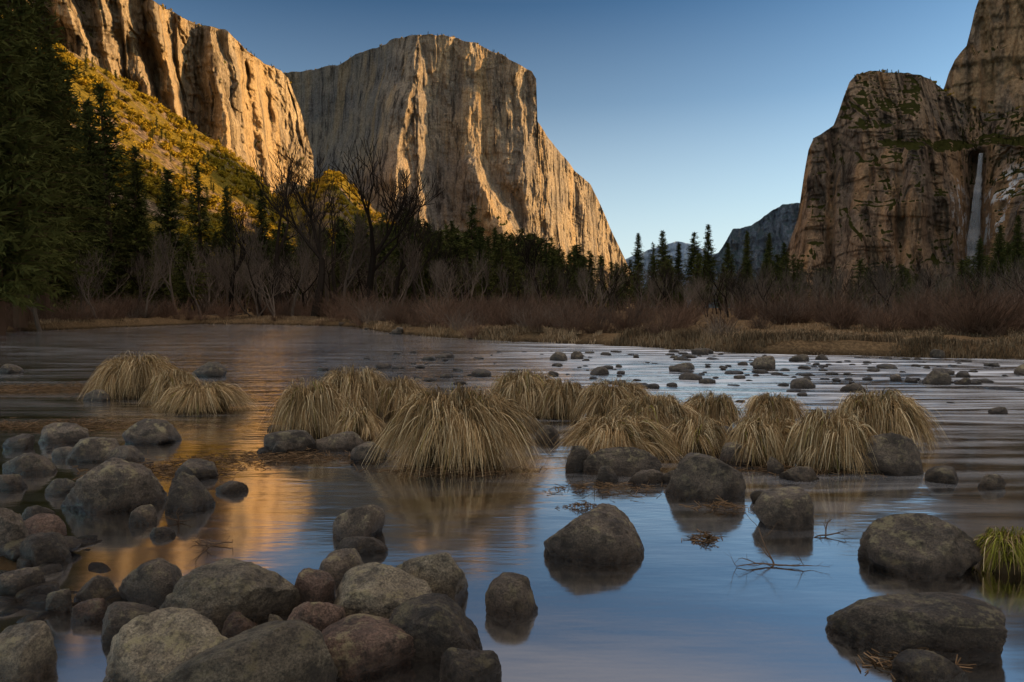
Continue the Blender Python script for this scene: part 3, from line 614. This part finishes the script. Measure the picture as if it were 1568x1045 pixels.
# ---------------------------------------------------------------- sedge tussocks
m=M('dry_sedge'); t=NT(m); at=t.n('ShaderNodeAttribute',attribute_name='Col')
t.out(t.diff(at.outputs['Color'])); m_sedge=m
m=M('tussock_core'); t=NT(m); t.out(t.diff(t.mix(t.noise(t.coord(),12,5),(0.03,0.022,0.012),(0.09,0.065,0.035)))); m_core=m
def blades(r,n,R,Ry,H,comb,width=0.0055,seg=8,green=0.0):
    nl=int(28+70*R)
    lth=r.random(nl)*2*math.pi; lr=np.sqrt(r.random(nl))*0.5; lph=lth+r.normal(0,0.5,nl); lreach=r.uniform(0.4,1.05,nl); lh=r.uniform(0.55,1.08,nl); lcurl=r.normal(0,0.25,nl); lcol=r.uniform(0.45,1.2,nl)
    li=r.integers(0,nl,n); free=r.random(n)<0.22
    th=np.where(free,r.random(n)*2*math.pi,lth[li]+r.normal(0,0.16,n)); r0=np.where(free,np.sqrt(r.random(n))*0.55,np.clip(lr[li]+r.normal(0,0.06,n),0,0.7))
    ox=r0*np.cos(th)*R; oy=r0*np.sin(th)*Ry
    ph=np.where(free,th+r.normal(0,0.8,n),lph[li]+r.normal(0,0.10,n)); reach=np.where(free,r.uniform(0.3,1.1,n),lreach[li]*r.uniform(0.82,1.08,n))
    ex=np.cos(ph)*R*reach+comb[0]*R*0.35*r.uniform(0,1,n)+ox*0.3; ey=np.sin(ph)*Ry*reach+comb[1]*Ry*0.35*r.uniform(0,1,n)+oy*0.3
    dx=ex-ox*0.6; dy=ey-oy*0.6
    Hb=H*(1-0.5*r0**2)*np.where(free,r.uniform(0.5,1.15,n),lh[li]*r.uniform(0.85,1.05,n))*(1.03-0.25*np.clip(reach-0.6,0,1)); pk=r.uniform(0.3,0.52,n)
    te=np.where(free,r.uniform(0.45,1.0,n),r.uniform(0.75,1.02,n)); curl=np.where(free,r.normal(0,0.3,n),lcurl[li]+r.normal(0,0.07,n))
    tt=np.linspace(0,1,seg+1)[None,:]*te[:,None]
    pk_=pk[:,None]
    z=np.where(tt<pk_,1-((pk_-tt)/pk_)**2,1-((tt-pk_)/(1-pk_))**2*1.02)*Hb[:,None]
    hs=tt**1.25
    x=ox[:,None]+dx[:,None]*hs-dy[:,None]*curl[:,None]*hs**2; y=oy[:,None]+dy[:,None]*hs+dx[:,None]*curl[:,None]*hs**2
    P=np.stack([x,y,z],-1); T=np.gradient(P,axis=1); T/=np.linalg.norm(T,axis=2,keepdims=True)+1e-9
    side=np.cross(T,np.array([0,0,1.])+r.normal(0,0.5,(n,1,3))); side/=np.linalg.norm(side,axis=2,keepdims=True)+1e-9
    w=width*r.uniform(0.6,1.3,n)[:,None]*(1-0.75*np.linspace(0,1,seg+1)[None,:]**2)
    A_=P-side*w[...,None]*0.5;B_=P+side*w[...,None]*0.5
    V=np.stack([A_,B_],2).reshape(-1,3)
    b=(np.arange(n)*(seg+1)*2)[:,None]+np.arange(seg)[None,:]*2
    Fq=np.stack([b,b+1,b+3,b+2],-1).reshape(-1,4)
    base=np.array([0.50,0.355,0.18]); alt=np.array([0.19,0.115,0.052]); gr=np.array([0.24,0.23,0.04]); pale=np.array([0.74,0.585,0.355])
    k=r.random(n)[:,None]; c=base*(1-k)+alt*k; pl=(r.random(n)<0.26)[:,None]; c=np.where(pl,pale,c); g_=(r.random(n)<green)[:,None]; c=np.where(g_,gr,c)
    c=c*(r.uniform(0.7,1.15,n)*np.where(free,1,lcol[li]))[:,None]
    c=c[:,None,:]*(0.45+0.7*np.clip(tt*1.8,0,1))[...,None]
    C=np.repeat(c,2,axis=1).reshape(-1,3)
    return V,Fq,C
TS=[(150,268,547,612,0),(225,302,570,622,0),(245,368,588,634,0),(418,528,588,670,0),(512,582,628,674,0),(485,600,567,642,0),(568,652,583,642,0),(592,802,602,724,0),(745,862,572,642,0),(822,905,585,645,0),(880,997,586,652,0),
(857,1016,640,708,0),(932,1062,611,684,0),(1048,1140,605,668,0),(1018,1112,640,702,0),(1138,1238,607,658,0),(1113,1242,640,716,0),(1208,1332,632,727,0),(1272,1420,604,692,0),(1508,1600,815,884,0.6),(985,1050,606,650,0)]
for i,(x0,x1,yt,yb,gr) in enumerate(TS):
    r=np.random.default_rng(900+i); cx=(x0+x1)/2; w=x1-x0; d=gpt(cx,yb)[1]; Rr=w/2*d/F; cyw=d+Rr*0.75; Rr=w/2*cyw/F; Ry=Rr*0.8
    X=(cx-784)/F*cyw; az,te=azel(cx,yt); H=CAMH+te*math.hypot(X,cyw)
    n=int(1300+4200*min(1.6,Rr*Rr*2.2)); n=min(n,6500)
    comb=(r.normal(0.25,0.45),-0.35+r.normal(0,0.3))
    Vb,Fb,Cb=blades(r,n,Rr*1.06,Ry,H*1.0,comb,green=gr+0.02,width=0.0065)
    Vc,Fc=rockverts(700+i,3,ncut=0); Vc=Vc*np.array([Rr*0.62,Ry*0.62,H*0.55])
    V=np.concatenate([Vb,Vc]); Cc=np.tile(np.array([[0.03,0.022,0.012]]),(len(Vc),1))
    mi=np.concatenate([np.zeros(len(Fb)),np.ones(len(Fc))])
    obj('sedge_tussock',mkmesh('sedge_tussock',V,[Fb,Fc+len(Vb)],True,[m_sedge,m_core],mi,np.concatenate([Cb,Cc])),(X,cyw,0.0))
def strawfield(name,P,hmin,hmax,wd):
    r=np.random.default_rng(5); n=len(P); z=G(P[:,0],P[:,1])
    h=r.uniform(hmin,hmax,n)*(0.7+0.5*fbm(P[:,0]*.8,P[:,1]*.8,0,3,66)); a=r.random(n)*6.283; bend=r.uniform(0.2,0.9,n)*h
    o=np.stack([P[:,0],P[:,1],z-0.02],1); s=np.stack([np.cos(a+1.57),np.sin(a+1.57),0*a],1)*wd
    mid=o+np.stack([np.cos(a)*bend*0.35,np.sin(a)*bend*0.35,h*0.65],1); tip=o+np.stack([np.cos(a)*bend,np.sin(a)*bend,h*0.85],1)
    V=np.stack([o-s,o+s,mid-s*0.7,mid+s*0.7,tip],1).reshape(-1,3); b=(np.arange(n)*5)[:,None]
    c=np.array([0.40,0.285,0.17])*(r.uniform(0.35,1.1,n)*(0.8+0.9*fbm(P[:,0]*.4,P[:,1]*.9,0,4,67)))[:,None]; C=np.repeat(np.clip(c,0.01,1),5,axis=0)
    obj(name,mkmesh(name,V,[b+np.array([[0,1,3,2]]),b+np.array([[2,3,4]])],False,[m_sedge],None,C))
n=100000; xs=np.where(rng.random(n)<0.5,rng.uniform(-45,24,n),rng.uniform(-2,22,n)); ys=np.interp(xs,BX,BY)+np.abs(rng.normal(0,1,n))*5-0.5
P=np.stack([xs,ys],1); keep=(fbm(xs*0.35,ys*0.6,0,4,68)>-0.22)&(bankd(xs,ys)>-0.25); P=P[keep]
strawfield('meadow_grass',P,0.15,0.5,0.012)
# ---------------------------------------------------------------- driftwood & debris
m_tw=mat_bark('twig',(0.05,0.035,0.025),(0.13,0.09,0.06),20)
def driftbranch(x,y,L,seed):
    r=random.Random(seed);P0=[];P1=[];R0=[];R1=[]
    def g(p,d,l,ra,lev):
        for i in range(4):
            d=(d+Vector((r.gauss(0,.2),r.gauss(0,.2),r.gauss(0,.12)))).normalized(); q=p+d*l/4; P0.append(p[:]);P1.append(q[:]);R0.append(ra);R1.append(ra*.82); ra*=.82;p=q
            if lev<3 and r.random()<0.7: g(p,(d+Vector((r.gauss(0,.7),r.gauss(0,.7),r.gauss(0.05,.35)))).normalized(),l*.5,ra*.7,lev+1)
    g(Vector((0,0,-0.05)),Vector((r.gauss(0,.6),r.gauss(0,.4),0.9)).normalized(),L*1.2,0.007,0); g(Vector((0,0,0.0)),Vector((-1,.2,.08)),L,0.006,1); g(Vector((0,0,0.0)),Vector((1,-.3,.06)),L*.8,0.006,1)
    V,Fq=tubes(P0,P1,R0,R1,5); X,Y=gpt(x,y); obj('driftwood_branch',mkmesh('driftwood',V,[Fq],True,[m_tw]),(X,Y,0.01))
driftbranch(1190,868,0.26,3)
driftbranch(1265,822,0.18,8); driftbranch(330,835,0.15,5); driftbranch(275,800,0.12,6)
m_log=mat_bark('dead_wood',(0.06,0.045,0.035),(0.17,0.13,0.10),6)
for x,y,L,a,s in [(470,494,7,0.15,1),(520,500,5,-0.3,2),(410,493,6,0.5,3),(300,494,5,0.1,4),(660,512,4,0.2,5)]:
    X,Y=gpt(x,y); r=random.Random(s); P0=[];P1=[];R0=[];R1=[]; p=Vector((0,0,0.1)); d=Vector((math.cos(a),math.sin(a),0.05)); ra=0.16
    for i in range(8):
        q=p+d*L/8; P0.append(p[:]);P1.append(q[:]);R0.append(ra);R1.append(ra*.9); ra*=.9; p=q; d=(d+Vector((r.gauss(0,.06),r.gauss(0,.06),r.gauss(0,.05)))).normalized()
        if i>1:
            e=p+Vector((r.gauss(0,.5),r.gauss(0,.5),abs(r.gauss(0.5,.4)))); P0.append(p[:]);P1.append(e[:]);R0.append(ra*.4);R1.append(0.01)
    V,Fq=tubes(P0,P1,R0,R1,6); obj('fallen_log',mkmesh('fallen_log',V,[Fq],True,[m_log]),(X,Y,max(0.05,float(G(X,Y)))))
def debris(x,y,rx,ry,n,seed,L=0.16):
    r=np.random.default_rng(seed); X,Y=gpt(x,y); c=np.stack([r.normal(0,rx,n),r.normal(0,ry,n),0*r.random(n)],1); zz=np.maximum(G(c[:,0]+X,c[:,1]+Y),0.0)+r.random(n)*0.05*np.exp(-(c[:,0]/rx)**2)
    c[:,2]=zz; d=r.normal(0,1,(n,3)); d[:,2]*=0.18; d/=np.linalg.norm(d,axis=1,keepdims=True); l=r.uniform(0.3,1,n)[:,None]*L
    V,Fq=tubes(c-d*l/2,c+d*l/2,np.full(n,0.0035),np.full(n,0.0022),3); cc=np.array([0.16,0.105,0.06])*r.uniform(0.3,1.5,(n,1))
    obj('twig_debris',mkmesh('debris',V,[Fq],False,[m_sedge],None,np.repeat(cc,6,axis=0)),(X,Y,0.005))
debris(1080,827,0.06,0.035,90,1,0.09); debris(895,778,0.09,0.03,90,2,0.09); debris(1105,778,0.10,0.06,90,3,0.12); debris(925,750,0.25,0.10,130,4,0.14)
debris(255,722,0.35,0.18,700,5,0.12); debris(60,597,1.6,0.45,2200,6,0.2); debris(110,652,0.9,0.22,900,7,0.16); debris(430,702,0.5,0.14,600,8,0.13); debris(700,722,0.35,0.1,200,9,0.2); debris(1400,1018,0.12,0.04,120,10,0.1)
debris(1230,722,0.5,0.1,250,11,0.2); debris(1360,930,0.1,0.03,20,12,0.15)
# ---------------------------------------------------------------- light, sky, camera
SAZ=math.radians(80); SEL=math.radians(17)
w=bpy.data.worlds.new('World'); scene.world=w; w.use_nodes=True
t=NT(w); nt=w.node_tree
sk=nt.nodes.new('ShaderNodeTexSky'); sk.sky_type='NISHITA'; sk.sun_disc=False; sk.sun_elevation=SEL; sk.sun_rotation=SAZ; sk.altitude=1200
sk.air_density=1.0; sk.dust_density=1.5; sk.ozone_density=2.0
gm=nt.nodes.new('ShaderNodeGamma'); gm.inputs[1].default_value=1.8
nt.links.new(t.mix(1.0,sk.outputs[0],(0.13,0.13,0.13),'MULTIPLY'),gm.inputs[0])
skc=t.mix(1.0,gm.outputs[0],(13.0,14.5,11.4),'MULTIPLY')
D=t.coord('Generated'); dz=t.n('ShaderNodeSeparateXYZ',i_0=D).outputs[2]
# pale haze along the horizon, strongest up-valley
dp=t.n('ShaderNodeVectorMath',operation='DOT_PRODUCT',i_0=D); dp.inputs[1].default_value=(math.sin(math.radians(22)),math.cos(math.radians(22)),0)
hz=t.math('MULTIPLY',t.ramp(dz,[(0.04,0.92),(0.15,0.56),(0.28,0.19),(0.42,0)]),t.ramp(dp.outputs['Value'],[(0.2,0.45),(1.0,1.0)]))
skc=t.mix(hz,skc,(5.8,6.6,7.1))
overhead_fill=t.math('MULTIPLY',t.ramp(dz,[(0.40,0),(0.80,1)]),t.ramp(t.noise(t.mapped((1,3,1),'Generated'),2.0,4,0.6),[(0.2,0.75),(0.7,1)]))  # unseen bright warm zone added overhead to lift the shaded foreground
skc=t.mix(overhead_fill,skc,(9.5,8.1,7.0))
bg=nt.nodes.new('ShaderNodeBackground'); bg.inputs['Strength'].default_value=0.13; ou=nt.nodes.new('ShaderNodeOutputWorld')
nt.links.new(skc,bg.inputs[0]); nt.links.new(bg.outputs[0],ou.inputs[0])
L=bpy.data.lights.new('sun','SUN'); L.energy=8.5; L.angle=math.radians(0.5); L.color=(1.0,0.61,0.26)
so=bpy.data.objects.new('sun',L); scene.collection.objects.link(so)
sd=Vector((math.sin(SAZ)*math.cos(SEL),math.cos(SAZ)*math.cos(SEL),math.sin(SEL))); so.rotation_euler=sd.to_track_quat('Z','Y').to_euler()
cam=bpy.data.cameras.new('camera'); cam.lens=24; cam.sensor_width=36; cam.clip_end=30000; cam.clip_start=0.05
co=bpy.data.objects.new('camera',cam); scene.collection.objects.link(co); co.location=(0,0,CAMH); co.rotation_euler=(math.radians(90)-PIT,0,0)
scene.camera=co
print('objs',len(scene.objects))
